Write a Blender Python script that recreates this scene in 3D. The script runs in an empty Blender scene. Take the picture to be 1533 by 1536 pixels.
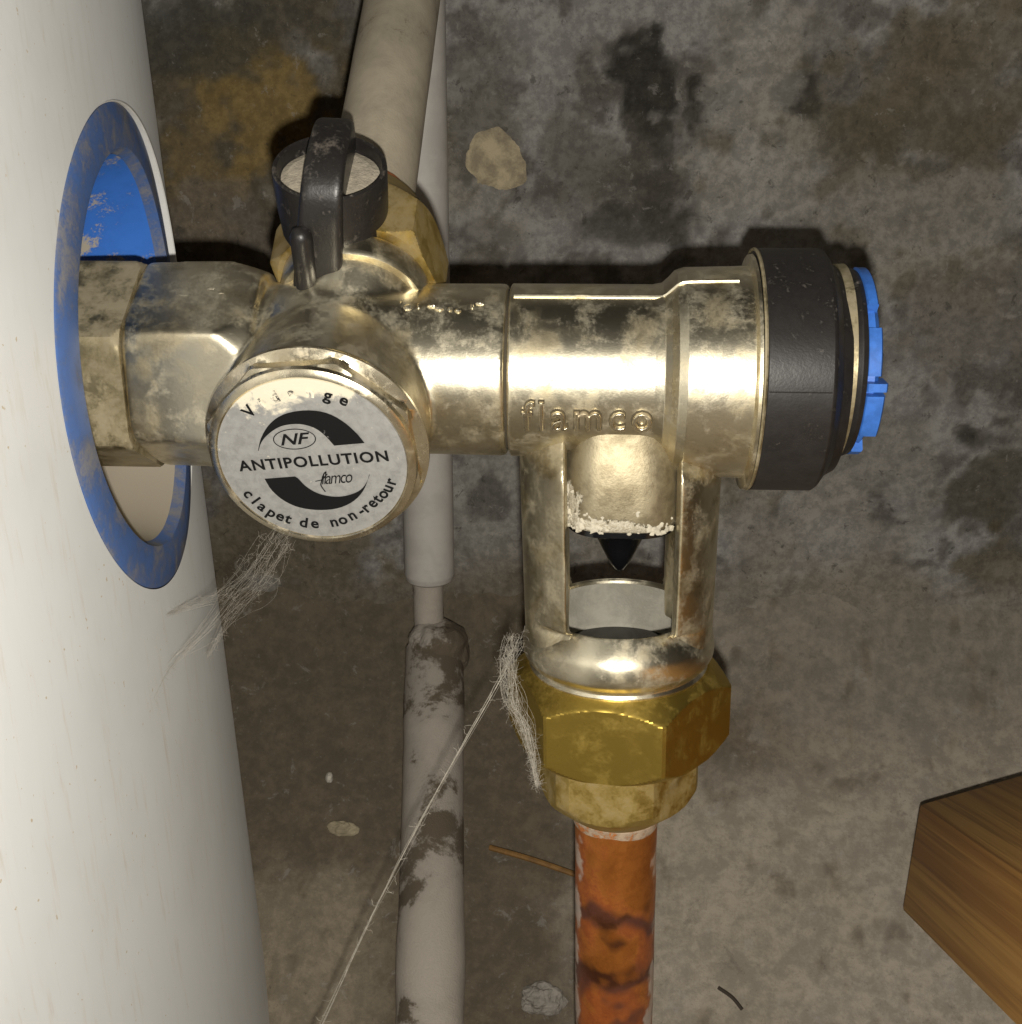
import bpy, bmesh, math, random
import numpy as np
from mathutils import Vector, Matrix

# ------------------------------------------------------------------ camera, world, light
S = 0.001                                   # the scene is laid out in millimetres
sc = bpy.context.scene
COL = sc.collection
F_PX, PITCH, YAW = 1900.0, math.radians(19), math.radians(3)
CAM = np.array([-7.2, -207.1, 45.6])
fwd = np.array([-math.sin(YAW)*math.cos(PITCH), math.cos(YAW)*math.cos(PITCH), -math.sin(PITCH)])
rgt = np.array([math.cos(YAW), math.sin(YAW), 0.0])
upv = np.cross(rgt, fwd)
cd = bpy.data.cameras.new("camera")
cd.sensor_fit = 'HORIZONTAL'; cd.sensor_width = 36; cd.lens = 36*F_PX/1533
cd.clip_start = 0.005; cd.clip_end = 20
cam = bpy.data.objects.new("camera", cd); COL.objects.link(cam)
cam.location = Vector(CAM*S); cam.rotation_euler = (math.pi/2-PITCH, 0, YAW)
sc.camera = cam

w = bpy.data.worlds.new("World"); sc.world = w; w.use_nodes = True
bg = w.node_tree.nodes["Background"]
bg.inputs[0].default_value = (1.0, 0.86, 0.68, 1); bg.inputs[1].default_value = 0.012

ld = bpy.data.lights.new("camera_flash", 'POINT')
ld.energy = 2.15; ld.color = (1.0, 0.955, 0.87); ld.shadow_soft_size = 0.0018
lamp = bpy.data.objects.new("camera_flash", ld); COL.objects.link(lamp)
lamp.location = Vector((CAM + rgt*1.5 - upv*9.5)*S)

vs = sc.view_settings
vs.view_transform = 'Standard'; vs.look = 'None'; vs.exposure = 0.0; vs.gamma = 1.0; vs.use_curve_mapping = False
sc.cycles.max_bounces = 6
sc.cycles.sample_clamp_indirect = 3.0
sc.cycles.use_denoising = True

# ------------------------------------------------------------------ helpers
rng = np.random.default_rng(7); random.seed(7)
A = lambda *p: np.array(p, float)
def nrm(v): v = np.asarray(v, float); return v/np.linalg.norm(v)
def ray(px, py): return rgt*((px-766.5)/F_PX) + upv*((768-py)/F_PX) + fwd
def at_depth(px, py, d): return CAM + d*ray(px, py)
def at_y(px, py, Y):
    r = ray(px, py); return CAM + (Y-CAM[1])/r[1]*r

_perm = np.random.default_rng(3).random((64, 64, 64))
def vnoise(x, y, z):
    x, y, z = np.broadcast_arrays(np.asarray(x, float), np.asarray(y, float), np.asarray(z, float))
    xi, yi, zi = np.floor(x).astype(int), np.floor(y).astype(int), np.floor(z).astype(int)
    fx, fy, fz = x-xi, y-yi, z-zi
    fx, fy, fz = [f*f*(3-2*f) for f in (fx, fy, fz)]
    g = lambda a, b, c: _perm[(xi+a) & 63, (yi+b) & 63, (zi+c) & 63]
    l = lambda a, b, t: a+(b-a)*t
    return l(l(l(g(0,0,0), g(1,0,0), fx), l(g(0,1,0), g(1,1,0), fx), fy),
             l(l(g(0,0,1), g(1,0,1), fx), l(g(0,1,1), g(1,1,1), fx), fy), fz)
def fbm(x, y, z, o=4):
    s, a, t = 0, 0.5, 0
    for k in range(o):
        s = s + a*vnoise(x*2**k+17*k, y*2**k+5*k, z*2**k+9*k); t += a; a *= 0.5
    return s/t
sstep = lambda a, b, x: (lambda t: t*t*(3-2*t))(np.clip((x-a)/(b-a), 0, 1))

def empty(name, loc, label=None, cat=None):
    o = bpy.data.objects.new(name, None); COL.objects.link(o)
    o.location = Vector(np.asarray(loc, float)*S); o.empty_display_size = 0.01
    if label: o["label"] = label; o["category"] = cat
    return o
def tag(o, label, cat): o["label"] = label; o["category"] = cat; return o

def shade(me, angle=35):
    me.polygons.foreach_set("use_smooth", [True]*len(me.polygons))
    if angle is not None:
        try: me.set_sharp_from_angle(angle=math.radians(angle))
        except Exception: pass

def worldloc(o):
    return Vector((0, 0, 0)) if o is None else worldloc(o.parent) + o.location
def link(name, me, m, parent=None, base=None):
    """mesh data in scene coordinates; a child is counter-shifted by its parent's place"""
    o = bpy.data.objects.new(name, me); COL.objects.link(o)
    if m is not None and not me.materials: me.materials.append(m)
    if parent is not None:
        o.parent = parent; o.location = -worldloc(parent)
    return o
def mesh(name, V, Fc, smooth=35):
    me = bpy.data.meshes.new(name)
    V = np.asarray(V, float)*S
    me.from_pydata([tuple(v) for v in V], [], [tuple(f) for f in Fc]); me.validate(); me.update()
    bm = bmesh.new(); bm.from_mesh(me); bmesh.ops.recalc_face_normals(bm, faces=bm.faces); bm.to_mesh(me); bm.free()
    if smooth is not None: shade(me, smooth)
    return me
def mk(name, VF, m, parent=None, smooth=35):
    return link(name, mesh(name, VF[0], VF[1], smooth), m, parent)
def join(*vfs):
    V, Fc, n = [], [], 0
    for v, f in vfs:
        V.append(np.asarray(v, float)); Fc += [tuple(i+n for i in q) for q in f]; n += len(v)
    return np.vstack(V), Fc

def frame(d, hint=(0, 0, 1)):
    d = nrm(d); h = np.asarray(hint, float)
    if abs(d@nrm(h)) > 0.98: h = A(1, 0, 0)
    a = nrm(np.cross(h, d)); return a, np.cross(d, a), d
def lathe(profile, o, d, seg=96, rfun=None, cap=True, hint=(0, 0, 1), phase=0.0):
    """profile of (t along d, radius); rfun(angle, t, r) may reshape the section"""
    a, b, d = frame(d, hint); o = np.asarray(o, float); V = []; Fc = []
    fine = 0.25 if rfun is not None and len(profile) > 3 and rfun.__name__ == "hexf" else None
    pr = [profile[0]]
    for (t0, r0), (t1, r1) in zip(profile[:-1], profile[1:]):
        L = math.hypot(t1-t0, r1-r0)
        if fine and abs(t1-t0) > fine: u = list(np.linspace(0, 1, int(abs(t1-t0)/fine)+2)[1:])
        elif L > 1.2: u = [0.12/L, 0.35/L, 0.5, 1-0.35/L, 1-0.12/L, 1.0]
        else: u = [1.0]
        pr += [(t0+(t1-t0)*k, r0+(r1-r0)*k) for k in u]
    profile = pr
    for t, r in profile:
        for k in range(seg):
            th = 2*math.pi*k/seg + phase
            rr = rfun(th, t, r) if rfun else r
            V.append(o + d*t + (a*math.cos(th) + b*math.sin(th))*rr)
    n = len(profile)
    for i in range(n-1):
        for k in range(seg):
            k2 = (k+1) % seg
            Fc.append((i*seg+k, i*seg+k2, (i+1)*seg+k2, (i+1)*seg+k))
    if cap:
        Fc.append(tuple(range(seg-1, -1, -1))); Fc.append(tuple((n-1)*seg+k for k in range(seg)))
    return np.array(V), Fc
def hexr(apothem, rot=0.0):
    def hexf(th, t, r):
        x = (th-rot) % (math.pi/3) - math.pi/6
        return min(apothem/math.cos(x), r)
    return hexf
def tube(P, R, seg=10, cap=True):
    P = [np.asarray(p, float) for p in P]; n = len(P)
    R = [R]*n if np.isscalar(R) else list(R)
    V, Fc = [], []; a = None
    for i, p in enumerate(P):
        d = nrm(P[min(i+1, n-1)] - P[max(i-1, 0)])
        if a is None: a = frame(d)[0]
        a = nrm(a - d*(a@d)); b = np.cross(d, a)
        for k in range(seg):
            th = 2*math.pi*k/seg; V.append(p + (a*math.cos(th) + b*math.sin(th))*R[i])
    for i in range(n-1):
        for k in range(seg):
            k2 = (k+1) % seg; Fc.append((i*seg+k, i*seg+k2, (i+1)*seg+k2, (i+1)*seg+k))
    if cap: Fc.append(tuple(range(seg-1, -1, -1))); Fc.append(tuple((n-1)*seg+k for k in range(seg)))
    return np.array(V), Fc
def ball(c, r, seg=32, sq=(1, 1, 1)):
    pr = [(-math.cos(math.pi*i/(seg//2)), max(math.sin(math.pi*i/(seg//2)), 0.001)) for i in range(seg//2+1)]
    V, Fc = lathe(pr, (0, 0, 0), (0, 0, 1), seg)
    return V*r*np.array(sq) + np.asarray(c, float), Fc
def prism(poly, o, ex, ey, ez, h0, h1):
    """polygon in (ex, ey) extruded along ez"""
    o = np.asarray(o, float); n = len(poly)
    V = [o+ex*x+ey*y+ez*h0 for x, y in poly] + [o+ex*x+ey*y+ez*h1 for x, y in poly]
    Fc = [tuple(range(n)), tuple(range(2*n-1, n-1, -1))]
    Fc += [(i, n+i, n+(i+1) % n, (i+1) % n) for i in range(n)]
    return np.array(V), Fc
def spline(P, n=8):
    P = [np.asarray(p, float) for p in P]; out = []
    Q = [2*P[0]-P[1]] + P + [2*P[-1]-P[-2]]
    for i in range(1, len(Q)-2):
        for k in range(n):
            t = k/n; a, b, c, d = Q[i-1:i+3]
            out.append(0.5*((2*b)+(c-a)*t+(2*a-5*b+4*c-d)*t*t+(3*b-a-3*c+d)*t**3))
    return out + [P[-1]]
def cast(name, VF, voxel, smooth_n, m, parent, factor=0.5, subd=0):
    """fuse overlapping solids into one rounded casting"""
    me = mesh(name, VF[0], VF[1], None)
    t = bpy.data.objects.new("tmp", me); COL.objects.link(t)
    r = t.modifiers.new("r", 'REMESH'); r.mode = 'VOXEL'; r.voxel_size = voxel*S
    if smooth_n:
        s = t.modifiers.new("s", 'SMOOTH'); s.factor = factor; s.iterations = smooth_n
    dg = bpy.context.evaluated_depsgraph_get()
    out = bpy.data.meshes.new_from_object(t.evaluated_get(dg), depsgraph=dg)
    bpy.data.objects.remove(t); out.name = name; out.materials.clear(); shade(out, None)
    return link(name, out, m, parent)

def glyphs(txt, size, extrude=0.0, bevel=0.0, shear=0.0, align='CENTER', bold=0.0, spacing=1.0, res=4):
    """text as raw vertices (mm) and faces, in its own plane"""
    c = bpy.data.curves.new("t", 'FONT'); c.body = txt; c.size = size; c.align_x = align; c.shear = shear
    c.extrude = extrude; c.bevel_depth = bevel; c.bevel_resolution = 1; c.resolution_u = res; c.offset = bold; c.space_character = spacing
    o = bpy.data.objects.new("t", c); COL.objects.link(o)
    dg = bpy.context.evaluated_depsgraph_get()
    me = bpy.data.meshes.new_from_object(o.evaluated_get(dg), depsgraph=dg)
    V = np.array([v.co[:] for v in me.vertices]); Fc = [tuple(p.vertices) for p in me.polygons]
    bpy.data.objects.remove(o); bpy.data.curves.remove(c); bpy.data.meshes.remove(me)
    return V, Fc

# ------------------------------------------------------------------ materials
class NT:
    def __init__(s, name):
        s.m = bpy.data.materials.new(name); s.m.use_nodes = True; s.t = s.m.node_tree
        s.b = s.t.nodes["Principled BSDF"]
        tc = s.t.nodes.new("ShaderNodeNewGeometry"); mp = s.t.nodes.new("ShaderNodeVectorMath")
        mp.operation = 'SCALE'; mp.inputs[3].default_value = 1000.0
        s.t.links.new(tc.outputs["Position"], mp.inputs[0]); s.pos = mp.outputs[0]; s.geo = tc
    def lk(s, a, b): s.t.links.new(a, b)
    def noise(s, scale, detail=4, rough=0.6, dist=0.0, stretch=None):
        n = s.t.nodes.new("ShaderNodeTexNoise"); n.inputs["Scale"].default_value = scale
        n.inputs["Detail"].default_value = detail; n.inputs["Roughness"].default_value = rough; n.inputs["Distortion"].default_value = dist
        v = s.pos
        if stretch is not None:
            q = s.t.nodes.new("ShaderNodeVectorMath"); q.operation = 'MULTIPLY'; q.inputs[1].default_value = stretch
            s.lk(v, q.inputs[0]); v = q.outputs[0]
        s.lk(v, n.inputs["Vector"]); return n.outputs[0]
    def ramp(s, x, lo, hi, a=0.0, b=1.0):
        r = s.t.nodes.new("ShaderNodeMapRange"); r.interpolation_type = 'SMOOTHSTEP'
        for k, v in enumerate((lo, hi, a, b)): r.inputs[k+1].default_value = v
        s.lk(x, r.inputs[0]); return r.outputs[0]
    def math(s, op, a, b=None):
        n = s.t.nodes.new("ShaderNodeMath"); n.operation = op
        for k, v in enumerate((a, b)):
            if v is None: continue
            if isinstance(v, (int, float)): n.inputs[k].default_value = v
            else: s.lk(v, n.inputs[k])
        return n.outputs[0]
    def mix(s, f, a, b):
        n = s.t.nodes.new("ShaderNodeMix"); n.data_type = 'RGBA'
        if isinstance(f, (int, float)): n.inputs[0].default_value = f
        else: s.lk(f, n.inputs[0])
        for k, v in ((6, a), (7, b)):
            if isinstance(v, tuple): n.inputs[k].default_value = (*v[:3], 1)
            else: s.lk(v, n.inputs[k])
        return n.outputs[2]
    def mixf(s, f, a, b):
        n = s.t.nodes.new("ShaderNodeMix"); n.data_type = 'FLOAT'; s.lk(f, n.inputs[0])
        for k, v in ((2, a), (3, b)):
            if isinstance(v, (int, float)): n.inputs[k].default_value = v
            else: s.lk(v, n.inputs[k])
        return n.outputs[0]
    def sep(s, v):
        n = s.t.nodes.new("ShaderNodeSeparateXYZ"); s.lk(v, n.inputs[0]); return n.outputs
    def matte(s, v=1.0):
        if 'Diffuse Roughness' in s.b.inputs: s.b.inputs['Diffuse Roughness'].default_value = v
    def set(s, **k):
        for a, v in k.items():
            i = s.b.inputs[a.replace("_", " ")]
            if isinstance(v, (int, float)): i.default_value = v
            elif isinstance(v, tuple): i.default_value = (*v[:3], 1)
            else: s.lk(v, i)
    def bump(s, h, dist=0.2, strength=0.5, prev=None):
        n = s.t.nodes.new("ShaderNodeBump"); n.inputs["Distance"].default_value = dist*S; n.inputs["Strength"].default_value = strength
        s.lk(h, n.inputs["Height"])
        if prev is not None: s.lk(prev, n.inputs["Normal"])
        s.lk(n.outputs[0], s.b.inputs["Normal"]); return n.outputs[0]

def metal(name, col, col2, rough, dustcol=(0.42, 0.36, 0.27), dust=(0.55, 0.68), updust=0.25, tarn=(0.46, 0.62), scale=0.12, bump=0.05, cover=0.7):
    """plated metal: tarnish clouds, fine pitting and a film of dust, more of it on top"""
    t = NT(name)
    big = t.noise(scale, 5, 0.60, 0.4); fine = t.noise(3.2, 3, 0.7); mid = t.noise(0.22, 5, 0.62, 0.3); spk = t.noise(1.7, 4, 0.75)
    tm = t.ramp(t.math('ADD', t.math('MULTIPLY', big, 0.7), t.math('MULTIPLY', mid, 0.3)), tarn[0], tarn[1])
    c = t.mix(tm, col, col2)
    upm = t.ramp(t.sep(t.geo.outputs["Normal"])[2], 0.0, 0.95, 0.0, updust)
    h = t.math('ADD', t.math('ADD', t.math('MULTIPLY', mid, 0.72), t.math('MULTIPLY', spk, 0.28)), t.math('MULTIPLY', upm, 0.25))
    dm = t.ramp(h, dust[0]-0.06, dust[1]+0.07, 0.0, cover)
    dk = t.ramp(t.math('ADD', t.math('MULTIPLY', spk, 0.35), t.math('MULTIPLY', big, 0.65)), 0.54, 0.70, 0.0, 0.42)
    c = t.mix(dk, c, tuple(k*0.28 for k in col2))
    t.set(Base_Color=t.mix(dm, c, dustcol), Metallic=t.mixf(dm, 1.0, 0.0),
          Roughness=t.mixf(dm, t.mixf(tm, rough, rough+0.14), 0.85))
    t.bump(t.math('ADD', t.math('MULTIPLY', fine, 0.6), t.math('MULTIPLY', mid, 1.4)), bump, 0.5)
    return t.m
def plain(name, col, rough=0.6, metallic=0.0, var=0.0, vs=0.4, dust=None, dustcol=(0.40, 0.35, 0.27), bump=0.05, spec=0.5, up=0.0, fw=0.25):
    t = NT(name); n = t.noise(vs, 5, 0.65, 0.3); f = t.noise(2.2, 3, 0.6)
    d2 = tuple(max(0, c*(1-var)) for c in col)
    c = t.mix(t.ramp(n, 0.35, 0.65), col, d2)
    if dust:
        h = t.math('ADD', t.math('MULTIPLY', n, 1-fw), t.math('MULTIPLY', f, fw))
        if up: h = t.math('ADD', h, t.ramp(t.sep(t.geo.outputs["Normal"])[2], 0.0, 0.9, 0.0, up))
        dm = t.ramp(h, dust[0], dust[1])
        c = t.mix(dm, c, dustcol); t.set(Roughness=t.mixf(dm, rough, 0.9), Metallic=t.mixf(dm, metallic, 0.0))
    else: t.set(Roughness=rough, Metallic=metallic)
    t.set(Base_Color=c, Specular_IOR_Level=spec)
    if bump: t.bump(t.math('ADD', n, f), bump, 0.6)
    return t.m

NICKEL = metal("nickel_plate", (0.79, 0.725, 0.555), (0.57, 0.495, 0.335), 0.30, dustcol=(0.34, 0.295, 0.20), dust=(0.54, 0.67), updust=0.14, cover=0.36)
NICKEL_DULL = metal("dull_brass", (0.48, 0.41, 0.25), (0.30, 0.25, 0.14), 0.44, dustcol=(0.34, 0.29, 0.20), dust=(0.46, 0.62), cover=0.8)
NICKEL_POST = metal("mottled_nickel", (0.68, 0.61, 0.44), (0.36, 0.30, 0.18), 0.34, dustcol=(0.37, 0.32, 0.22), dust=(0.50, 0.66), cover=0.45, scale=0.16)
CAPMET = metal("cap_plate", (0.80, 0.72, 0.54), (0.55, 0.46, 0.30), 0.26, dust=(0.58, 0.70), updust=0.15)
BRASS = metal("yellow_brass", (0.52, 0.37, 0.08), (0.34, 0.235, 0.05), 0.42, dustcol=(0.25, 0.19, 0.07), dust=(0.55, 0.70), scale=0.1, cover=0.35)
BRASS_DUSTY = metal("dusty_brass", (0.48, 0.34, 0.09), (0.29, 0.20, 0.06), 0.5, dustcol=(0.31, 0.24, 0.12), dust=(0.42, 0.60), scale=0.1, cover=0.8)
BLACK = plain("black_plastic", (0.022, 0.020, 0.019), 0.42, var=0.3, dust=(0.60, 0.80), dustcol=(0.16, 0.14, 0.12), bump=0.04, up=0.06)
HANDLE = plain("handle_plastic", (0.020, 0.018, 0.017), 0.38, var=0.3, dust=(0.56, 0.78), dustcol=(0.14, 0.12, 0.10), bump=0.05, up=0.08)
GASKET = plain("gasket", (0.05, 0.04, 0.025), 0.8)
RUBBER = plain("drip_rubber", (0.006, 0.006, 0.007), 0.18, bump=0.02)
BLUE = plain("blue_plastic", (0.05, 0.19, 0.66), 0.45, var=0.25, bump=0.03)
BLUE_RING = plain("blue_ring_plastic", (0.075, 0.155, 0.40), 0.5, var=0.3, dust=(0.43, 0.68), dustcol=(0.22, 0.22, 0.235), bump=0.03, up=0.05, vs=0.15)
BLUE_CUP = plain("blue_cup_plastic", (0.045, 0.185, 0.66), 0.5, var=0.15, dust=(0.53, 0.63), dustcol=(0.42, 0.37, 0.29), bump=0.03, up=0.5, vs=0.12)
WHITE = plain("white_plastic", (0.78, 0.77, 0.74), 0.5, var=0.05)
LIME = plain("limescale", (0.62, 0.57, 0.45), 0.9, var=0.25, vs=0.8, bump=0.3)
DUST = plain("settled_dust", (0.50, 0.44, 0.34), 0.95, var=0.3, vs=0.7, bump=0.25)
PRINT = plain("black_print", (0.010, 0.010, 0.010), 0.85, spec=0.08, bump=0, var=0.0, dust=(0.66, 0.72), dustcol=(0.30, 0.29, 0.28))
WEB = plain("cobweb_silk", (0.50, 0.46, 0.39), 0.9, var=0.3, vs=1.0, bump=0)
WATER = plain("water", (0.010, 0.011, 0.010), 0.04, bump=0)

# ------------------------------------------------------------------ wall and ground
def colour_mesh(name, X, Y, Z, colour, m):
    n, k = X.shape
    V = np.stack([X.ravel(), Y.ravel(), Z.ravel()], 1)
    idx = np.arange(n*k).reshape(n, k)
    Fc = np.stack([idx[:-1, :-1].ravel(), idx[:-1, 1:].ravel(), idx[1:, 1:].ravel(), idx[1:, :-1].ravel()], 1)
    me = bpy.data.meshes.new(name); me.from_pydata([tuple(v) for v in V*S], [], Fc.tolist()); me.update(); shade(me, None)
    ca = me.color_attributes.new("stain", 'FLOAT_COLOR', 'POINT')
    ca.data.foreach_set("color", np.concatenate([colour.reshape(-1, 3), np.ones((n*k, 1))], 1).astype(np.float32).ravel())
    o = link(name, me, m); o["kind"] = "structure"; return o
def earthen(name, fine_scale, dark=0.78, light=1.20):
    t = NT(name); a = t.t.nodes.new("ShaderNodeVertexColor"); a.layer_name = "stain"
    f = t.noise(fine_scale, 6, 0.75); g = t.noise(fine_scale*0.33, 5, 0.7, 0.5); e = t.noise(fine_scale*4, 2, 0.6)
    k = t.ramp(t.math('ADD', t.math('MULTIPLY', f, 0.6), t.math('MULTIPLY', g, 0.4)), 0.41, 0.61)
    hs = t.t.nodes.new("ShaderNodeHueSaturation"); hs.inputs["Value"].default_value = dark; t.lk(a.outputs[0], hs.inputs["Color"])
    h2 = t.t.nodes.new("ShaderNodeHueSaturation"); h2.inputs["Value"].default_value = light; t.lk(a.outputs[0], h2.inputs["Color"])
    cc = t.mix(k, hs.outputs[0], h2.outputs[0])
    sp = t.noise(fine_scale*2.4, 5, 0.8, 0.2)
    cc = t.mix(t.ramp(sp, 0.60, 0.70, 0, 0.45), cc, (0.07, 0.06, 0.048)); cc = t.mix(t.ramp(sp, 0.30, 0.40, 0.20, 0.0), cc, (0.55, 0.52, 0.47))
    md = t.noise(fine_scale*0.55, 6, 0.72, 0.4)
    cc = t.mix(t.ramp(md, 0.60, 0.65, 0, 0.55 if dark < 0.8 else 0.2), cc, (0.055, 0.050, 0.040)); cc = t.mix(t.ramp(md, 0.33, 0.40, 0.30, 0.0), cc, (0.42, 0.40, 0.37))
    t.set(Base_Color=cc, Roughness=0.95, Specular_IOR_Level=0.15); t.matte(0.8)
    t.bump(t.math('ADD', t.math('MULTIPLY', f, 1.0), t.math('MULTIPLY', e, 0.35)), 1.0, 0.55)
    return t.m
WALLM = earthen("rough_concrete", 0.42); GROUNDM = earthen("dusty_ground", 0.30, 0.84, 1.20)

def axis(lo, a, b, hi, fine, coarse):
    return np.unique(np.concatenate([np.arange(lo, a, coarse), np.arange(a, b, fine), np.arange(b, hi+coarse, coarse)]))
WY = 130.0
xs = axis(-420, -150, 135, 420, 1.1, 12); zs = axis(-150, -125, 75, 330, 1.1, 12)
X, Z = np.meshgrid(xs, zs)
lump = fbm(X/38, 3.3, Z/38, 4); grit = fbm(X/7, 9.1, Z/7, 4); tiny = fbm(X/2.2, 4.7, Z/2.2, 3)
Yw = WY - (lump-0.5)*9 - (grit-0.5)*3.2 - (tiny-0.5)*0.9
def wallpix(px, py): p = at_y(px, py, WY); return p[0], p[2]
n1 = fbm(X/16, 1.2, Z/16, 5); n2 = fbm(X/6, 7.7, Z/6, 4); n3 = fbm(X/30, 2.2, Z/30, 3)
def lerp(c, t, d): return c*(1-t[..., None]) + np.array(d)*t[..., None]
cw = np.zeros(X.shape+(3,)) + np.array((0.245, 0.225, 0.20))
cw = lerp(cw, sstep(0.44, 0.60, n1), (0.35, 0.33, 0.305))
cw = lerp(cw, sstep(0.54, 0.62, n2)*0.75, (0.135, 0.12, 0.10)); cw = lerp(cw, sstep(0.44, 0.36, n2)*0.35, (0.42, 0.40, 0.37)) if False else cw
cw = lerp(cw, sstep(0.50, 0.70, n3)*0.45, (0.24, 0.20, 0.13))
def blob(px, py, rx, ry, col, k=1.0, soft=0.24, rot=0.0, wob=1.15):
    """an irregular stain, sized in picture units of the wall"""
    global cw, Yw
    x0, z0 = wallpix(px, py); sx = 0.165
    dx, dz = (X-x0)/(rx*sx), (Z-z0)/(ry*sx*1.08)
    c, s = math.cos(rot), math.sin(rot); dx, dz = dx*c+dz*s, -dx*s+dz*c
    d = np.sqrt(dx*dx+dz*dz) + (n2-0.5)*wob*1.6 + (n1-0.5)*wob*1.5
    m = (1-sstep(1-soft, 1+soft, d))*k
    cw = lerp(cw, m, col); return m
blob(360, 190, 190, 260, (0.13, 0.105, 0.07), 0.95)
blob(390, 150, 90, 110, (0.30, 0.205, 0.075), 0.85, wob=1.3)
blob(300, 250, 60, 110, (0.27, 0.19, 0.08), 0.55, wob=1.5)
blob(300, 40, 160, 60, (0.09, 0.085, 0.07), 0.8)
blob(330, 340, 90, 60, (0.20, 0.17, 0.14), 0.6)
Yw += blob(985, 130, 66, 74, (0.040, 0.036, 0.030), 0.95, rot=0.5, wob=1.5)*3
Yw += blob(990, 260, 60, 120, (0.080, 0.072, 0.060), 0.85, wob=1.6)*2
blob(880, 230, 80, 60, (0.16, 0.145, 0.12), 0.7, wob=1.3)
blob(970, 340, 90, 40, (0.085, 0.078, 0.066), 0.8)
Yw += blob(1200, 145, 38, 30, (0.06, 0.055, 0.045), 0.9)*2
blob(1130, 130, 60, 110, (0.42, 0.39, 0.345), 0.6)
blob(1130, 270, 110, 60, (0.40, 0.375, 0.34), 0.6)
blob(1430, 120, 140, 130, (0.16, 0.13, 0.085), 0.75, wob=1.2)
blob(1330, 200, 150, 40, (0.13, 0.11, 0.075), 0.6, wob=1.3, rot=0.25)
blob(1400, 330, 160, 60, (0.34, 0.315, 0.28), 0.6)
blob(1450, 480, 130, 90, (0.185, 0.16, 0.13), 0.7)
Yw += blob(1455, 655, 34, 22, (0.06, 0.052, 0.043), 0.9)*2
blob(1330, 690, 180, 60, (0.33, 0.305, 0.27), 0.7)
blob(1470, 740, 60, 60, (0.10, 0.085, 0.06), 0.8)
blob(1490, 850, 90, 60, (0.12, 0.095, 0.055), 0.8)
blob(1230, 820, 190, 80, (0.35, 0.32, 0.28), 0.6)
blob(1180, 890, 260, 26, (0.14, 0.12, 0.085), 0.6)
blob(725, 760, 70, 120, (0.34, 0.32, 0.285), 0.8)
blob(735, 745, 34, 34, (0.12, 0.11, 0.095), 0.75, wob=1.4)
blob(460, 800, 170, 120, (0.17, 0.14, 0.095), 0.9)
blob(720, 110, 70, 120, (0.22, 0.20, 0.17), 0.6)
cw = cw*np.array((0.84, 0.86, 0.88))
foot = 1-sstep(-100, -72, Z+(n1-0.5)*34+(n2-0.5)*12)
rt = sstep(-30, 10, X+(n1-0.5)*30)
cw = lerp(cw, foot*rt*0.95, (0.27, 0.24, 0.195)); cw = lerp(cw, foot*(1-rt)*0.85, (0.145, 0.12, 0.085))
wall = colour_mesh("wall", X, Yw, Z, cw, WALLM)
wall["label"] = "rough grey stained concrete wall behind the valve"

# a pale stone bedded in the wall
def rock(c, rad, seed, amp=0.16, seg=40, freq=1.7):
    V, Fc = ball((0, 0, 0), 1, seg); V = np.array(V)
    n = fbm(V[:, 0]*freq+seed, V[:, 1]*freq+seed*2, V[:, 2]*freq, 4)
    V = V*(1+(n-0.5)*2*amp)[:, None]*np.asarray(rad)
    return V+np.asarray(c, float), Fc
STONE = plain("pale_stone", (0.50, 0.42, 0.28), 0.95, var=0.45, vs=0.22, bump=0.7, dust=(0.55, 0.70), dustcol=(0.25, 0.21, 0.15))
x0, z0 = wallpix(742, 240)
mk("stone", rock((x0, WY+2.6, z0), (11.0, 4.8, 11.4), 5.3, 0.26, 56, 1.3), STONE, wall, None)

def ground_z(x, y):
    s = np.clip(y, -60, 131)
    z = -111 + 55/84.*(s-130)
    z = np.where(y > 100, z + ((np.clip(y, 100, 140)-100)/30.)**2*15, z)
    return z
ys = axis(-700, -60, 128, 140, 1.3, 14); xs = axis(-420, -150, 135, 420, 1.3, 12)
X, Y = np.meshgrid(xs, ys)
n1 = fbm(X/20, Y/20, 5.5, 5); n2 = fbm(X/5, Y/5, 8.5, 4); n3 = fbm(X/45, Y/45, 1.5, 3)
Zg = ground_z(X, Y) + (n1-0.5)*(5+12*sstep(85, 125, Y)) + (n2-0.5)*(1.6+3*sstep(85, 125, Y)) + (fbm(X/1.8, Y/1.8, 2.5, 2)-0.5)*0.5
cg = np.zeros(X.shape+(3,)) + np.array((0.38, 0.335, 0.27))
cg = lerp(cg, sstep(0.40, 0.65, n1)*0.8, (0.40, 0.355, 0.295))
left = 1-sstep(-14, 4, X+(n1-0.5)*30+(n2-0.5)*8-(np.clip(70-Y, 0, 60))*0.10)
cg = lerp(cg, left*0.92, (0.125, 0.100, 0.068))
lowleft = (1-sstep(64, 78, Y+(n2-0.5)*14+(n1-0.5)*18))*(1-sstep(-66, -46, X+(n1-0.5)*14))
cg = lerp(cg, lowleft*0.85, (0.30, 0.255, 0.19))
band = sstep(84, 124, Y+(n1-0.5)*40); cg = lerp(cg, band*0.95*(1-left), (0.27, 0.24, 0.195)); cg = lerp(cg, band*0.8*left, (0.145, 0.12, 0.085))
patch = np.exp(-(((X-36)/20)**2+((Y-104)/10)**2))*sstep(0.35, 0.6, n2+0.1); cg = lerp(cg, patch*0.8, (0.14, 0.11, 0.075))
cg = lerp(cg, sstep(0.62, 0.72, n2)*0.5, (0.16, 0.13, 0.09))
ground = colour_mesh("ground", X, Y, Zg, cg, GROUNDM)
def gz(x, y): return float(ground_z(np.array(x, float), np.array(y, float)))
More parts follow.
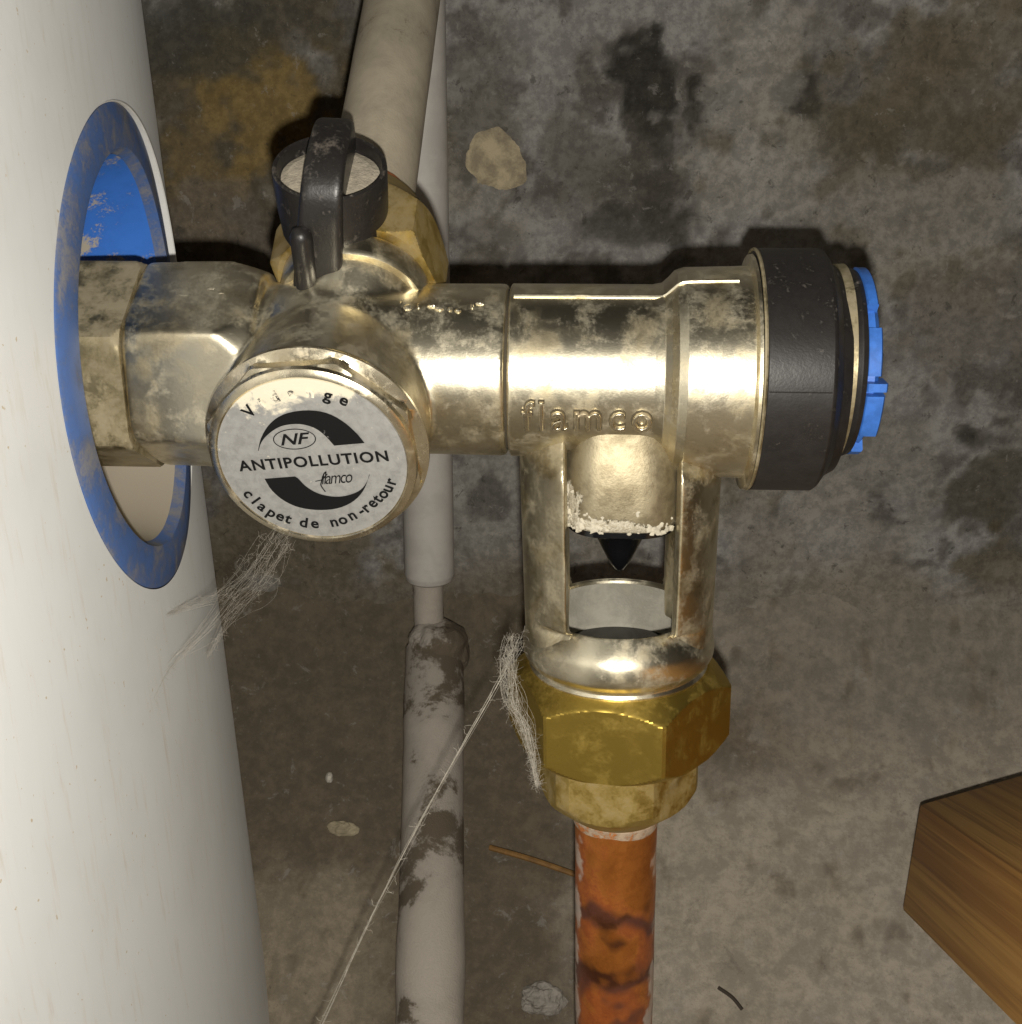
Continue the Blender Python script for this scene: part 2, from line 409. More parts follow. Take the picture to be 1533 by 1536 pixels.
def on_ground(px, py):
    r = ray(px, py); k = 55/84.
    t = (-111+k*(CAM[1]-130)-CAM[2])/(r[2]-k*r[1]); return CAM+t*r

# ------------------------------------------------------------------ water heater tank
TANK_R = 300.0
t_o = A(-78.9, -2.4, 2.3)
lean = A(-0.044, 0, 1)
e_z = nrm(lean); e_n = nrm(A(math.cos(0.105), math.sin(0.105), 0)); e_n = nrm(e_n - e_z*(e_n@e_z)); e_t = np.cross(e_z, e_n)
def cyl(s, z, h):
    ph = s/TANK_R
    return t_o + e_n*((TANK_R+h)*math.cos(ph)-TANK_R) + e_t*(TANK_R+h)*math.sin(ph) + e_z*z
TANKM = NT("white_enamel")
_n = TANKM.noise(0.02, 4, 0.6); _s = TANKM.noise(0.5, 4, 0.7, 0.2, (1, 1, 0.12)); _k = TANKM.noise(0.9, 2, 0.5)
_c = TANKM.mix(TANKM.ramp(_n, 0.35, 0.7), (0.605, 0.615, 0.61), (0.55, 0.555, 0.545))
_c = TANKM.mix(TANKM.ramp(_s, 0.52, 0.76, 0, 0.45), _c, (0.47, 0.42, 0.34))
_c = TANKM.mix(TANKM.ramp(_k, 0.72, 0.75, 0, 0.8), _c, (0.42, 0.33, 0.20))
TANKM.set(Base_Color=_c, Roughness=0.45, Specular_IOR_Level=0.4); TANKM.matte(0.25)
TANKM.bump(_s, 0.08, 0.3)
tank = empty("water_heater_tank", cyl(0, -175, 0)-e_n*TANK_R, "large white enamelled water heater tank with a blue connection ring", "tank")
V, Fc = [], []
NA, NR = 160, 40; SMAX, ZT, ZB = 380.0, 260.0, -176.0
for i in range(NR):
    q = (i/(NR-1))**2.2
    for k in range(NA):
        a = 2*math.pi*k/NA; c, s = math.cos(a), math.sin(a)
        lim = min(SMAX/max(abs(c), 1e-6), (ZT if s > 0 else -ZB)/max(abs(s), 1e-6))
        rr = 39.7+(lim-39.7)*q; V.append(cyl(c*rr, s*rr, 0))
for i in range(NR-1):
    for k in range(NA):
        k2 = (k+1) % NA; Fc.append((i*NA+k, i*NA+k2, (i+1)*NA+k2, (i+1)*NA+k))
n0 = len(V); NB = 60
for j in range(NB+1):
    s = SMAX + (2*math.pi*TANK_R-2*SMAX)*j/NB
    V.append(cyl(s, ZT, 0)); V.append(cyl(s, ZB, 0))
for j in range(NB): Fc.append((n0+2*j, n0+2*j+1, n0+2*j+3, n0+2*j+2))
mk("shell", (np.array(V), Fc), TANKM.m, tank, None)
for nm, zz in (("bottom_plate", ZB), ("top_plate", ZT)):
    ring = [cyl(2*math.pi*TANK_R*k/128, zz, -0.3) for k in range(128)]
    mk(nm, (np.array(ring), [tuple(range(128))]), TANKM.m, tank, None)
def ringmesh(prof, seg=128, wide=None):
    V, Fc = [], []
    for rho, h in prof:
        for k in range(seg):
            a = 2*math.pi*k/seg; q = rho if wide is None else 39.52+(rho-39.52)*wide(a); hh = h if wide is None else h*wide(a)-0.8*(1-wide(a)); V.append(cyl(q*math.cos(a), q*math.sin(a), hh))
    for i in range(len(prof)-1):
        for k in range(seg):
            k2 = (k+1) % seg; Fc.append((i*seg+k, i*seg+k2, (i+1)*seg+k2, (i+1)*seg+k))
    return np.array(V), Fc
def rimwide(a): return 0.02+0.98*max(0.0, math.cos(a-0.35))**0.7
mk("white_rim", ringmesh([(40.15, -0.5), (40.15, 1.1), (40.0, 1.4), (39.75, 1.4), (39.55, 1.2), (39.55, -0.5)], wide=rimwide), WHITE, tank)
mk("blue_ring", ringmesh([(39.5, -0.5), (39.5, 0.02), (39.2, 0.2), (36, 0.45), (33.2, 0.5), (32.6, 0.4), (32.2, -0.5), (31.6, -2.0)]), BLUE_RING, tank)
mk("blue_cup", ringmesh([(31.7, -1.5), (31.0, -4), (29.5, -9), (27.5, -13), (24.5, -15), (8, -15.5), (0.5, -15.5)]), BLUE_CUP, tank)

# ------------------------------------------------------------------ safety valve
AZ = -0.8                                        # height of the body axis
AX = A(1, 0, 0)
valve = empty("safety_valve", (-2, 0, -84), "nickel plated safety valve between the white tank and copper pipe", "valve")
CN = A(-0.028, -0.951, -0.307); CN = nrm(CN)      # the check valve's axis, towards the viewer and down
UX = A(0.992, -0.063, 0.105); UX = nrm(UX-CN*(UX@CN)); UY = np.cross(CN, UX)
DC = A(-46.5, -25.95, -8.4)                      # lettering origin on the label
CC = DC + UX*(-0.4) + UY*(-1.0)                  # centre of the cap's face
CB = CC - CN*27.3
IN_P, IN_D = A(-43.7, 38.7, 39.0), nrm(A(0.004, 0.803, 0.595))
IN_0 = IN_P - IN_D*((IN_P[1]-2)/IN_D[1])

# body casting: hexagon towards the tank, tube, bulb, two bosses
hexp = lathe([(-78.3, 16.2), (-77.6, 17.4), (-64, 17.9), (-58, 15.5)], (0, 0, AZ), AX, 96, hexr(15.4, math.pi/6), hint=(0, 0, 1))
tubep = lathe([(-66, 14.0), (-18.9, 14.2), (-18.45, 13.9)], (0, 0, AZ), AX, 96)
bulb = ball((-45.5, -0.5, AZ+0.2), 16.8, 48, (1.12, 1, 1))
boss = lathe([(-2, 16.2), (21.6, 16.1), (22.4, 15.6)], CB, CN, 72)
shoulder = lathe([(-0.5, 17.0), (12.5, 16.6)], CB-CN*0, CN, 72)
inb = lathe([(-15, 2.0), (-9, 8.0), (-4, 10.4), (-1.5, 11.4), (-0.5, 11.0)], IN_0, IN_D, 64)
cast("valve_body", join(hexp, tubep, bulb, boss, inb), 0.42, 10, NICKEL, valve)
# union nut at the tank
mk("union_nut", lathe([(-95, 14), (-95, 17.0), (-94, 17.9), (-79.4, 17.9), (-78.4, 17.2), (-78.4, 12)], (0, 0, AZ-0.2), AX, 144, hexr(15.7, math.pi/6+0.05)), NICKEL_DULL, valve, 25)
# seam washer
mk("seam_ring", lathe([(-18.6, 12), (-18.6, 13.3), (-17.9, 13.3), (-17.9, 12)], (0, 0, AZ), AX, 96), GASKET, valve)

# relief housing
prof = [(-18.05, 10), (-18.05, 13.9), (-17.75, 14.25), (5.0, 14.3), (6.6, 14.6), (7.6, 15.5), (8.6, 16.6), (10.0, 17.1), (18.0, 17.3), (20.1, 17.4), (20.3, 18.0), (20.4, 19.2), (20.9, 19.3), (20.9, 12)]
mk("relief_housing", lathe(prof, (0, 0, AZ), AX, 128), NICKEL, valve, 50)
th = math.radians(68)
ridge = spline([A(x, -r*math.cos(th), AZ+r*math.sin(th)) for x, r in ((-17.3, 14.25), (-8, 14.3), (4.8, 14.3), (6.6, 14.6), (7.8, 15.7), (9.0, 16.8), (11, 17.1), (18, 17.3))], 8)
mk("casting_ridge", tube(ridge, 0.38, 8), NICKEL, valve)

# tundish: cup, two posts, apron
OD = nrm(A(0.017, 0, -1)); OT = A(0.3, 0, 0)
def oz(z): return (AZ - z)                       # distance along the outlet for a height z
ORG = A(0.25, 0, 0)
Oa, Ob, _ = frame(OD, (0, 1, 0))
def postmesh(sgn):
    V, Fc = [], []
    zz = [-7.0, -9.5, -11, -12.5, -14, -15.5] + list(np.linspace(-17, -41, 12))+list(np.linspace(-42.5, -49, 14)); ysc = [0.70, 0.74, 0.80, 0.88, 0.95, 0.99] + [1.0]*26
    sec = []
    a0 = math.radians(57)
    for k in range(25): a = -a0+2*a0*k/24; sec.append((17.1*math.cos(a), 17.1*math.sin(a)))
    for k in range(25): a = a0-2*a0*k/24; sec.append((max(12.6*math.cos(a), 8.9), 12.6*math.sin(a)*1.06))
    for z, yk in zip(zz, ysc):
        taper = 1.0 - 0.035*max(0, (-16-z))/33
        for x, y in sec:
            rr = math.hypot(x, y); wt = float(sstep(0.45, 0.78, abs(y)/rr))
            if z < -42.5:
                lim = float(np.interp(-z, (42.5, 43.4, 46.4, 48.6, 52), (17.2, 14.2, 15.9, 16.2, 16.2)))
                k = min(1.0, (lim*wt+17.2*(1-wt))/rr); x, y = x*k, y*k
            V.append(ORG + OD*(-z) + A(sgn*x*taper, y*yk, 0))
    n = len(sec)
    for i in range(len(zz)-1):
        for k in range(n):
            k2 = (k+1) % n; Fc.append((i*n+k, i*n+k2, (i+1)*n+k2, (i+1)*n+k))
    Fc.append(tuple(range(n-1, -1, -1))); Fc.append(tuple((len(zz)-1)*n+k for k in range(n)))
    return np.array(V), Fc
for sg in (-1, 1):
    cast("post", postmesh(sg), 0.35, 4, NICKEL_POST, valve)
cup = [(44.0, 13.0), (43.4, 13.4), (43.5, 13.9), (46.4, 16.2), (48.6, 16.9), (50.6, 16.9), (52.0, 16.2), (52.5, 15.5), (53.0, 15.5), (53.3, 15.9), (56, 15.9)]
cup = [(q[0], q[1]) for q in spline([A(a, b, 0) for a, b in cup[:7]], 6)] + cup[7:]
mk("tundish_cup", lathe(cup, ORG, OD, 128, cap=False), NICKEL, valve, 75)
CUPIN = plain("cup_inside", (0.36, 0.34, 0.285), 0.7, var=0.3, vs=0.15, bump=0.15, dust=(0.55, 0.7), dustcol=(0.30, 0.28, 0.22))
mk("cup_lining", lathe([(44.0, 13.05), (48, 12.9), (52, 12.6), (56, 11.5)], ORG, OD, 96, cap=False), CUPIN, valve)
mk("standing_water", lathe([(52.6, 0.01), (52.6, 12.5)], ORG, OD, 96, cap=False), WATER, valve)
mk("glint_ball", ball(ORG+OD*52.1+A(-0.3, -11.6, 0), 0.75, 20, (1.3, 0.8, 0.8)), WATER, valve, None)  # glossy ball added to give the water a flash glint
# apron between the posts, with the black drip spout under it
def apron():
    V, Fc = [], []; rows = [(-7, 0.88), (-10, 0.90), (-12, 0.94), (-15, 0.99), (-20, 1.0), (-23.2, 1.0), (-24.2, 0.985), (-24.7, 0.94), (-24.8, 0.8), (-24.8, 0.1)]
    n = 72
    for z, k in rows:
        for j in range(n):
            a = 2*math.pi*j/n; c, s = math.cos(a), math.sin(a)
            x = 10.3*np.sign(c)*abs(c)**0.5; y = -13.7*abs(s)**0.9 if s < 0 else 11.0*s
            V.append(ORG+OD*(-z)+A(x*k, y*k, 0))
    for i in range(len(rows)-1):
        for j in range(n):
            j2 = (j+1) % n; Fc.append((i*n+j, i*n+j2, (i+1)*n+j2, (i+1)*n+j))
    Fc.append(tuple(range(n-1, -1, -1))); Fc.append(tuple((len(rows)-1)*n+j for j in range(n)))
    return np.array(V), Fc
AP = NT("apron_metal")
_q = AP.sep(AP.pos); _nz = AP.noise(0.32, 6, 0.75, 0.3); _fz = AP.noise(2.0, 4, 0.7)
_e = AP.math('MAXIMUM', AP.ramp(_q[2], -25.5, -18.5, 1.0, 0.0), AP.math('MULTIPLY', AP.ramp(_q[0], -9.5, -2.5, 1.0, 0.0), AP.ramp(_q[2], -19.5, -14.0, 1.0, 0.0)))
_e = AP.math('SUBTRACT', _e, AP.ramp(_q[0], 1.0, 8.5, 0.0, 0.45))
_cr = AP.ramp(AP.math('ADD', _e, AP.math('MULTIPLY', AP.math('SUBTRACT', _nz, 0.5), 1.9)), 0.52, 0.62)
_b = AP.mix(AP.ramp(AP.noise(0.2, 5, 0.7), 0.4, 0.65), (0.40, 0.345, 0.23), (0.24, 0.20, 0.125))
AP.set(Base_Color=AP.mix(_cr, _b, AP.mix(AP.ramp(_fz, 0.35, 0.65), (0.70, 0.65, 0.52), (0.50, 0.44, 0.32))), Metallic=AP.mixf(_cr, 0.75, 0.0), Roughness=AP.mixf(_cr, 0.52, 0.92))
_bn = AP.bump(_fz, 0.1, 0.5); AP.bump(AP.math('MULTIPLY', _cr, AP.math('ADD', _fz, 0.6)), 0.6, 0.8, _bn)
mk("apron", apron(), AP.m, valve, 50)
def sq(th, t, r): return r
def spout():
    V, Fc = [], []; n = 64
    rows = [(24.4, 0.96, 0), (25.6, 0.97, 0), (26.3, 0.86, 0.1), (27.0, 0.60, 0.5), (28.2, 0.47, 0.8), (31.0, 0.33, 1), (33.6, 0.19, 1), (35.0, 0.08, 1), (35.3, 0.01, 1)]
    for t, k, rd in rows:
        for j in range(n):
            a = 2*math.pi*j/n; c, q = math.cos(a), math.sin(a)
            x = 10.0*np.sign(c)*abs(c)**0.5; y = -13.4*abs(q)**0.9 if q < 0 else 10.0*q
            x, y = x*(1-rd)+9.2*c*rd, (y*(1-rd)+9.2*q*rd)
            V.append(ORG+OD*t+A(x*k, y*k-2.5*rd, 0))
    for i in range(len(rows)-1):
        for j in range(n):
            j2 = (j+1) % n; Fc.append((i*n+j, i*n+j2, (i+1)*n+j2, (i+1)*n+j))
    Fc.append(tuple(range(n-1, -1, -1))); Fc.append(tuple((len(rows)-1)*n+j for j in range(n)))
    return np.array(V), Fc
spx = spout()
mk("drip_spout", spx, RUBBER, valve, 50)
# limescale crust along the apron's lower left
LV = []
for k in range(330):
    u = random.random()
    if k < 120: ang, z = random.uniform(200, 226)+random.uniform(0, 12)*(random.random() < 0.2), random.uniform(-24.6, -17.0)
    elif k < 280: ang, z = random.uniform(198, 275), -24.7+abs(random.gauss(0, 1.5))
    else: ang, z = random.uniform(278, 310), -24.7+abs(random.gauss(0, 0.9))
    a = math.radians(ang); c, s = math.cos(a), math.sin(a)
    p = ORG+OD*(-z)+A(10.3*np.sign(c)*abs(c)**0.5, -13.7*abs(s)**0.9, 0)
    r = random.uniform(0.12, 0.42)
    LV.append(rock(p, (r*1.4, r*0.4, r), random.uniform(0, 50), 0.5, 10, 1.3))
cast("limescale_crust", join(*LV), 0.13, 3, LIME, valve)["kind"] = "stuff"

# outlet nut, upper and lower hexagon
nut1 = lathe([(53.6, 14.0), (53.6, 16.3), (54.4, 17.3), (57.2, 20.6), (66.2, 20.6), (68.6, 18.0), (68.9, 14)], ORG, OD, 180, hexr(17.7, math.radians(9)), hint=(0, 1, 0))
mk("outlet_nut", nut1, BRASS, valve, 20)
nut2 = lathe([(66, 13.5), (66.2, 14.9), (77.6, 14.9), (79.4, 13.9), (83.4, 9.4), (83.6, 7.2)], ORG, OD, 180, hexr(13.6, math.radians(12)), hint=(0, 1, 0))
mk("compression_nut", nut2, BRASS_DUSTY, valve, 20)

# black drain collar, brass ring, blue indicator wheel
coll = [(21.2, 15), (21.2, 19.3), (21.7, 19.75), (31.4, 19.75), (32.0, 19.3), (33.2, 17.5), (34.8, 16.6), (34.8, 12)]
mk("drain_collar", lathe(coll, (0, 0, AZ+0.5), AX, 128), BLACK, valve, 40)
mk("collar_edge", tube([A(21.25, -19.55*math.cos(a), AZ+0.5+19.55*math.sin(a)) for a in np.linspace(0, 2*math.pi, 97)], 0.3, 6, cap=False), NICKEL_DULL, valve)
a = math.radians(3)
mk("mould_line", tube([A(x, -19.72*math.cos(a), AZ+0.5+19.72*math.sin(a)) for x in (21.8, 25, 29, 31.2)], 0.12, 6), BLACK, valve)
t2 = A(-2.9, 0, AZ+1.9)
mk("brass_ring", lathe([(37.0, 12), (37.0, 15.9), (38.4, 16.0), (38.6, 15.4), (38.6, 12)], t2, AX, 96), NICKEL_DULL, valve)
mk("inner_disc", lathe([(38.4, 10), (38.4, 14.8), (39.4, 15.3), (40.2, 15.0), (40.2, 10)], t2, AX, 96), BLACK, valve)
def lug(a0, a1, x0, x1, r0, r1):
    V, Fc = [], []; n = 24
    for j in range(n+1):
        a = math.radians(a0+(a1-a0)*j/n)
        for x, r in ((x0, r0), (x1, r0), (x1, r1-0.3), (x1-0.25, r1), (x0+0.2, r1), (x0, r1-0.3)):
            V.append(t2+A(x, -r*math.cos(a), r*math.sin(a)))
    for j in range(n):
        for k in range(6):
            k2 = (k+1) % 6; Fc.append((j*6+k, j*6+k2, (j+1)*6+k2, (j+1)*6+k))
    Fc.append(tuple(range(6))); Fc.append(tuple(n*6+k for k in range(5, -1, -1)))
    return np.array(V), Fc
mk("blue_wheel", lathe([(40.0, 6), (40.0, 13.2), (41.6, 13.6), (42.4, 12.6), (42.4, 6)], t2, AX, 96), BLUE, valve, 40)
for a0, a1, x1, r1 in ((-38, -8, 43.2, 15.0), (-5, 0, 43.4, 15.2), (4, 34, 42.5, 14.4), (48, 100, 42.0, 15.4), (112, 165, 42.4, 15.0), (180, 235, 42.4, 15.0), (250, 300, 42.2, 15.0)):
    mk("grip_lug", lug(a0, a1, 40.25, x1, 11, r1), BLUE, valve, 40)

# check valve cap
cap = [(14.5, 13), (15.5, 16.6), (17.6, 17.3), (19.0, 17.3), (19.6, 16.5), (20.2, 16.0), (23.4, 16.15), (24.0, 15.5), (24.4, 15.5), (24.9, 15.95), (26.4, 15.8), (27.2, 15.2), (27.45, 14.7), (26.4, 14.4), (26.2, 10)]
def capfac(th, t, r):
    if 23.9 < t < 25.6:
        x = (th+0.3) % (math.pi/4) - math.pi/8; return min(r*1.04, 15.45/math.cos(x))
    return r
cap = [(27.45-(27.45-t)*0.48, r) for t, r in cap]
mk("check_valve_cap", lathe(cap, CB, CN, 160, capfac, hint=(0, 0, 1)), CAPMET, valve, 40)
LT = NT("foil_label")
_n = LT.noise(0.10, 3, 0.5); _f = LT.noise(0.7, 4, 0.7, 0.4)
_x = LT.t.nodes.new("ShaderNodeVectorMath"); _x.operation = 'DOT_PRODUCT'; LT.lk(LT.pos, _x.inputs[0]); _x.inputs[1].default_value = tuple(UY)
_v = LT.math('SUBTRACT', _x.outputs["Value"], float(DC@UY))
_w = LT.ramp(LT.math('ADD', _v, LT.math('MULTIPLY', LT.math('SUBTRACT', LT.noise(0.16, 5, 0.7, 0.5), 0.5), 13.0)), 8.6, 10.2)  # flash glare painted into the foil colour, a cream patch towards the top
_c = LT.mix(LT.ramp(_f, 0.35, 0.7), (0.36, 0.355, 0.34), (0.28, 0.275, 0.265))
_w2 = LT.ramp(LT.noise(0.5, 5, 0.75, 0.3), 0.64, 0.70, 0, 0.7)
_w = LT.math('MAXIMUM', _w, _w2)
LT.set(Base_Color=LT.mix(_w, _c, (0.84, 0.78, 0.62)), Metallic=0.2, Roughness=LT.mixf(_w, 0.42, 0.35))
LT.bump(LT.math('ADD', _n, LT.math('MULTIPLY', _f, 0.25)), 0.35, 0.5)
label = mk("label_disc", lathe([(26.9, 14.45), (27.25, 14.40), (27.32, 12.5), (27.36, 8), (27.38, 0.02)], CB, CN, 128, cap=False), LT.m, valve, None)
PO = DC + CN*0.16                                 # print plane just above the foil
def lay(V, Fc, x=0, y=0, rot=0.0, h=0.0):
    c, s = math.cos(rot), math.sin(rot)
    return np.array([PO + UX*(x+p[0]*c-p[1]*s) + UY*(y+p[0]*s+p[1]*c) + CN*(h+p[2]) for p in V]), Fc
def flat(poly): return lay([(x, y, 0) for x, y in poly], [tuple(range(len(poly)))])
def strip(outer, inner):
    """a swoosh between two open curves that run the same way"""
    n = 28
    def res(P):
        P = np.array(spline([A(*p, 0) for p in P], 8)); L = np.r_[0, np.cumsum(np.linalg.norm(np.diff(P, axis=0), axis=1))]
        return [np.array([np.interp(u, L, P[:, k]) for k in range(2)]) for u in np.linspace(0, L[-1], n)]
    a, b = res(outer), res(inner)
    V = [(*p, 0) for p in a] + [(*p, 0) for p in b]
    return lay(V, [(i, i+1, n+i+1, n+i) for i in range(n-1)])
upO = [(-8.21, 1.6), (-7.11, 3.89), (-5.17, 6.2), (-2.66, 7.66), (0.62, 8.07), (3.64, 7.42), (5.89, 5.71), (7.52, 3.43), (8.34, 1.65)]
upI = [(-8.1, 1.62), (-7.4, 2.9), (-6.24, 4.13), (-4.31, 5.36), (-2.58, 5.82), (-0.47, 5.74), (1.46, 4.86), (2.71, 3.37), (3.65, 1.58)]
loO = [(-8.49, -3.51), (-7.94, -5.69), (-6.52, -7.8), (-4.37, -9.31), (-1.47, -10.04), (1.62, -9.95), (4.36, -8.82), (6.43, -6.83), (7.97, -4.02)]
loI = [(-3.65, -3.47), (-3.31, -3.76), (-2.34, -5.48), (-0.74, -6.92), (1.57, -7.7), (3.8, -7.61), (5.89, -6.79), (7.2, -5.4), (7.85, -4.05)]
mk("swoosh", strip(upO, upI), PRINT, label, None)
mk("swoosh", strip(loO, loI), PRINT, label, None)
def fit(txt, x0, x1, y, h, **k):
    V, Fc = glyphs(txt, 1.0, **k); lo, hi = V.min(0), V.max(0); V = V-lo
    V[:, 0] *= (x1-x0)/(hi[0]-lo[0]); V[:, 1] *= h/(hi[1]-lo[1]); V[:, 0] += x0; V[:, 1] += y
    return V, Fc
V, Fc = fit("ANTIPOLLUTION", -12.0, 11.4, -1.9, 2.0, bold=0.028, spacing=1.14)
mk("lettering", lay(V, Fc), PRINT, label, None)
V, Fc = fit("NF", -4.4, 0.4, 2.25, 2.0, shear=0.35, bold=0.02)
mk("emblem_letters", lay(V, Fc), PRINT, label, None)
eo = [(-2.1+3.3*math.cos(a), 3.22+1.85*math.sin(a), 0) for a in np.linspace(0, 2*math.pi, 65)[:-1]]
ei = [(-2.1+3.14*math.cos(a), 3.22+1.69*math.sin(a), 0) for a in np.linspace(0, 2*math.pi, 65)[:-1]]
mk("emblem_oval", lay(eo+ei, [(i, (i+1) % 64, 64+(i+1) % 64, 64+i) for i in range(64)]), PRINT, label, None)
V, Fc = fit("flamco", 0.2, 5.2, -5.3, 2.3, shear=0.45, spacing=0.82)
sw = strip([(1.5, -2.8), (0.9, -3.3), (0.35, -4.7), (0.1, -5.5), (0.5, -6.7)], [(1.35, -3.0), (0.75, -3.5), (0.15, -4.7), (-0.1, -5.5), (0.3, -6.7)])
sw2 = strip([(-0.7, -4.55), (0.4, -4.3), (1.4, -3.4)], [(-0.7, -4.7), (0.45, -4.45), (1.5, -3.5)])
mk("script_lettering", join(lay(V, Fc), sw, sw2), PRINT, label, None)
def arc_text(chars, size, inward):
    out = []
    for ch, x, y in chars:
        V, Fc = glyphs(ch, size, bold=0.075)
        V = V - A((V[:, 0].min()+V[:, 0].max())/2, size*0.25, 0)
        a = math.atan2(y-ca[1], x-ca[0]); rot = a-math.pi/2 if inward else a+math.pi/2
        out.append(lay(V, Fc, x, y, rot))
    return join(*out)
ca = (-0.3, -0.7)
def on_arc(txt, pts):
    return [(c, *p) for c, p in zip(txt, pts) if c != ' ']
low = [(-11.86, -6.21), (-11.1, -7.61), (-10.3, -8.84), (-9.08, -10.13), (-7.86, -10.91), (-6.74, -11.51), (-4.45, -12.45), (-2.68, -12.75), (0.44, -12.7), (1.93, -12.34), (3.62, -11.62), (5.2, -10.85), (6.2, -10.3), (7.3, -9.5), (8.3, -8.75), (9.3, -7.9), (10.23, -6.9), (11.05, -5.6)]
mk("rim_lettering", arc_text([(c, *p) for c, p in zip("clapetdenon-retour", low)], 2.7, False), PRINT, label, None)
topp = [(-7.6, 8.45), (-5.4, 9.75), (-3.3, 10.5), (-0.6, 10.95), (2.1, 10.85), (4.6, 10.15), (6.8, 9.1)]
mk("rim_lettering", arc_text([(c, *p) for c, p in zip("Vidange", topp) if c in "Vge"], 2.7, True), PRINT, label, None)

GLARE_WORN = plain("glare_worn_print", (0.03, 0.03, 0.028), 0.5, bump=0, vs=0.35, dust=(0.40, 0.50), dustcol=(0.78, 0.72, 0.57))  # letters paled in colour where flash glare and some wear hide them
mk("glare_worn_lettering", arc_text([(c, *p) for c, p in zip("Vidange", topp) if c not in "Vge"], 2.7, True), GLARE_WORN, label, None)
# raised lettering wrapped round the housing, dark outline added round its edges so it reads
def wrap(V, lo, hi, r0, k):
    W = []
    for q in V:
        x = -15.6 + (q[0]-lo[0])/(hi[0]-lo[0])*20.4; u = -6.6 + (q[1]-lo[1])/(hi[1]-lo[1])*5.0
        r = r0 + q[2]*k; ph = u/14.3; W.append(A(x, -r*math.cos(ph), AZ+r*math.sin(ph)))
    return np.array(W)
V, Fc = glyphs("flamco", 1.0, extrude=0.055, bevel=0.020, bold=-0.012, spacing=1.24, res=3)
lo, hi = V.min(0), V.max(0)
OUTLINE = plain("letter_outline", (0.10, 0.078, 0.042), 0.8, var=0.4, vs=0.6, bump=0)
rl = mk("raised_lettering", (wrap(V, lo, hi, 14.56, 9.0), Fc), CAPMET, valve, 60)
V2, Fc2 = glyphs("flamco", 1.0, extrude=0.01, bold=0.038, spacing=1.24, res=3)
mk("edge_outline", (wrap(V2, lo, hi, 14.34, 4.0), Fc2), OUTLINE, rl, None)
# worn raised marks on the two tubes
def mark(x, ang, lx, ls, r):
    ph = math.radians(ang); n = A(0, -math.cos(ph), math.sin(ph)); tt = A(0, math.sin(ph), math.cos(ph))
    V, Fc = rock((0, 0, 0), (1, 1, 1), x, 0.3, 14)
    return np.array([A(x, 0, AZ)+n*(r+v[2]*0.42)+AX*v[0]*lx/2+tt*v[1]*ls/2 for v in V]), Fc
marks = [mark(x, 57+random.uniform(-4, 4), random.uniform(0.5, 1.7), random.uniform(0.4, 1.5), 14.15) for x in (-35.2, -34.0, -32.3, -30.2, -29.0, -27.2, -26.0, -23.8, -22.6)]
marks += [mark(x, a, random.uniform(2, 5), 0.6, 15.1) for x, a in ((-68, 74), (-66, 66), (-70, 60), (-64, 62), (-67, 54))]
for q in marks: mk("worn_mark", q, NICKEL, valve, None)

# inlet: ring, nut
mk("inlet_collar", lathe([(-3.5, 9), (-3.5, 11.8), (-2.8, 12.3), (0.6, 12.3), (1.3, 11.8), (1.3, 9)], IN_0, IN_D, 96), NICKEL, valve, 40)
mk("inlet_nut", lathe([(1.5, 10), (1.5, 13.2), (3, 14.7), (10.5, 14.8), (13.5, 12.6), (19.4, 9.2), (19.8, 7.9)], IN_0, IN_D, 180, hexr(12.9, math.radians(14))), BRASS_DUSTY, valve, 20)

# stop handle: cup, dust, lever
KC = at_y(497, 290, -1.0); KD = nrm(A(0.05, -0.50, 0.86))
KC = KC + A(0.2, 0, -1.5)
kp = [(-9.5, 2.0), (-9.2, 5.2), (-7.6, 7.2), (-4.5, 8.5), (0, 8.85), (6.1, 9.0), (6.8, 8.9), (7.0, 8.6), (6.8, 8.2), (5.1, 8.0), (4.7, 7.6), (4.6, 0.1)]
knob = mk("stop_handle", lathe(kp, KC, KD, 72), HANDLE, valve, 45)
mk("settled_dust", lathe([(4.8, 7.9), (5.25, 6.6), (5.4, 3.5), (5.3, 0.02)], KC, KD, 64, lambda th, t, r: r*(1+0.03*math.sin(5*th)), cap=False), DUST, knob, None)
mk("spindle", lathe([(-22, 4.6), (-13, 4.6), (-12.6, 5.6), (-9.0, 5.6)], KC, KD, 48), HANDLE, knob)
K1 = nrm(A(1, 0.0, 0) - KD*KD[0]); K2 = np.cross(K1, KD)      # K1 sideways, K2 away from / towards the viewer
if K2[1] > 0: K2 = -K2
prof_l = [(11.0, -16.6), (11.5, -12), (11.2, -6), (10.6, -1), (10.2, 4), (8.8, 8.2), (5.5, 11.0), (0.5, 12.3), (-5, 12.0), (-8.6, 9.2), (-8.8, 3.5), (4, 3.0), (6.2, -2), (6.6, -9), (7.0, -16.2)]
def lever():
    V, Fc = [], []; P = [p[:2] for p in spline([A(*p, 0) for p in prof_l+prof_l[:1]], 4)[:-1]]; n = len(P)
    cxy = np.mean(P, 0)
    for dx, k in ((-3.6, 0.86), (-3.3, 0.96), (-2.5, 1.0), (2.5, 1.0), (3.3, 0.96), (3.6, 0.86)):
        for a, b in P:
            a2, b2 = cxy[0]+(a-cxy[0])*k, cxy[1]+(b-cxy[1])*(1-(1-k)*0.4)
            V.append(KC + K2*a2 + KD*b2 + K1*(dx*(1.0-0.012*b)+0.10*(b+4)-1.2))
    for i in range(5):
        for k in range(n):
            k2 = (k+1) % n; Fc.append((i*n+k, i*n+k2, (i+1)*n+k2, (i+1)*n+k))
    Fc.append(tuple(range(n-1, -1, -1))); Fc.append(tuple(5*n+k for k in range(n)))
    return np.array(V), Fc
cast("lever", lever(), 0.3, 3, HANDLE, knob)
q0 = KC + K2*11.0 + K1*(-3.3)
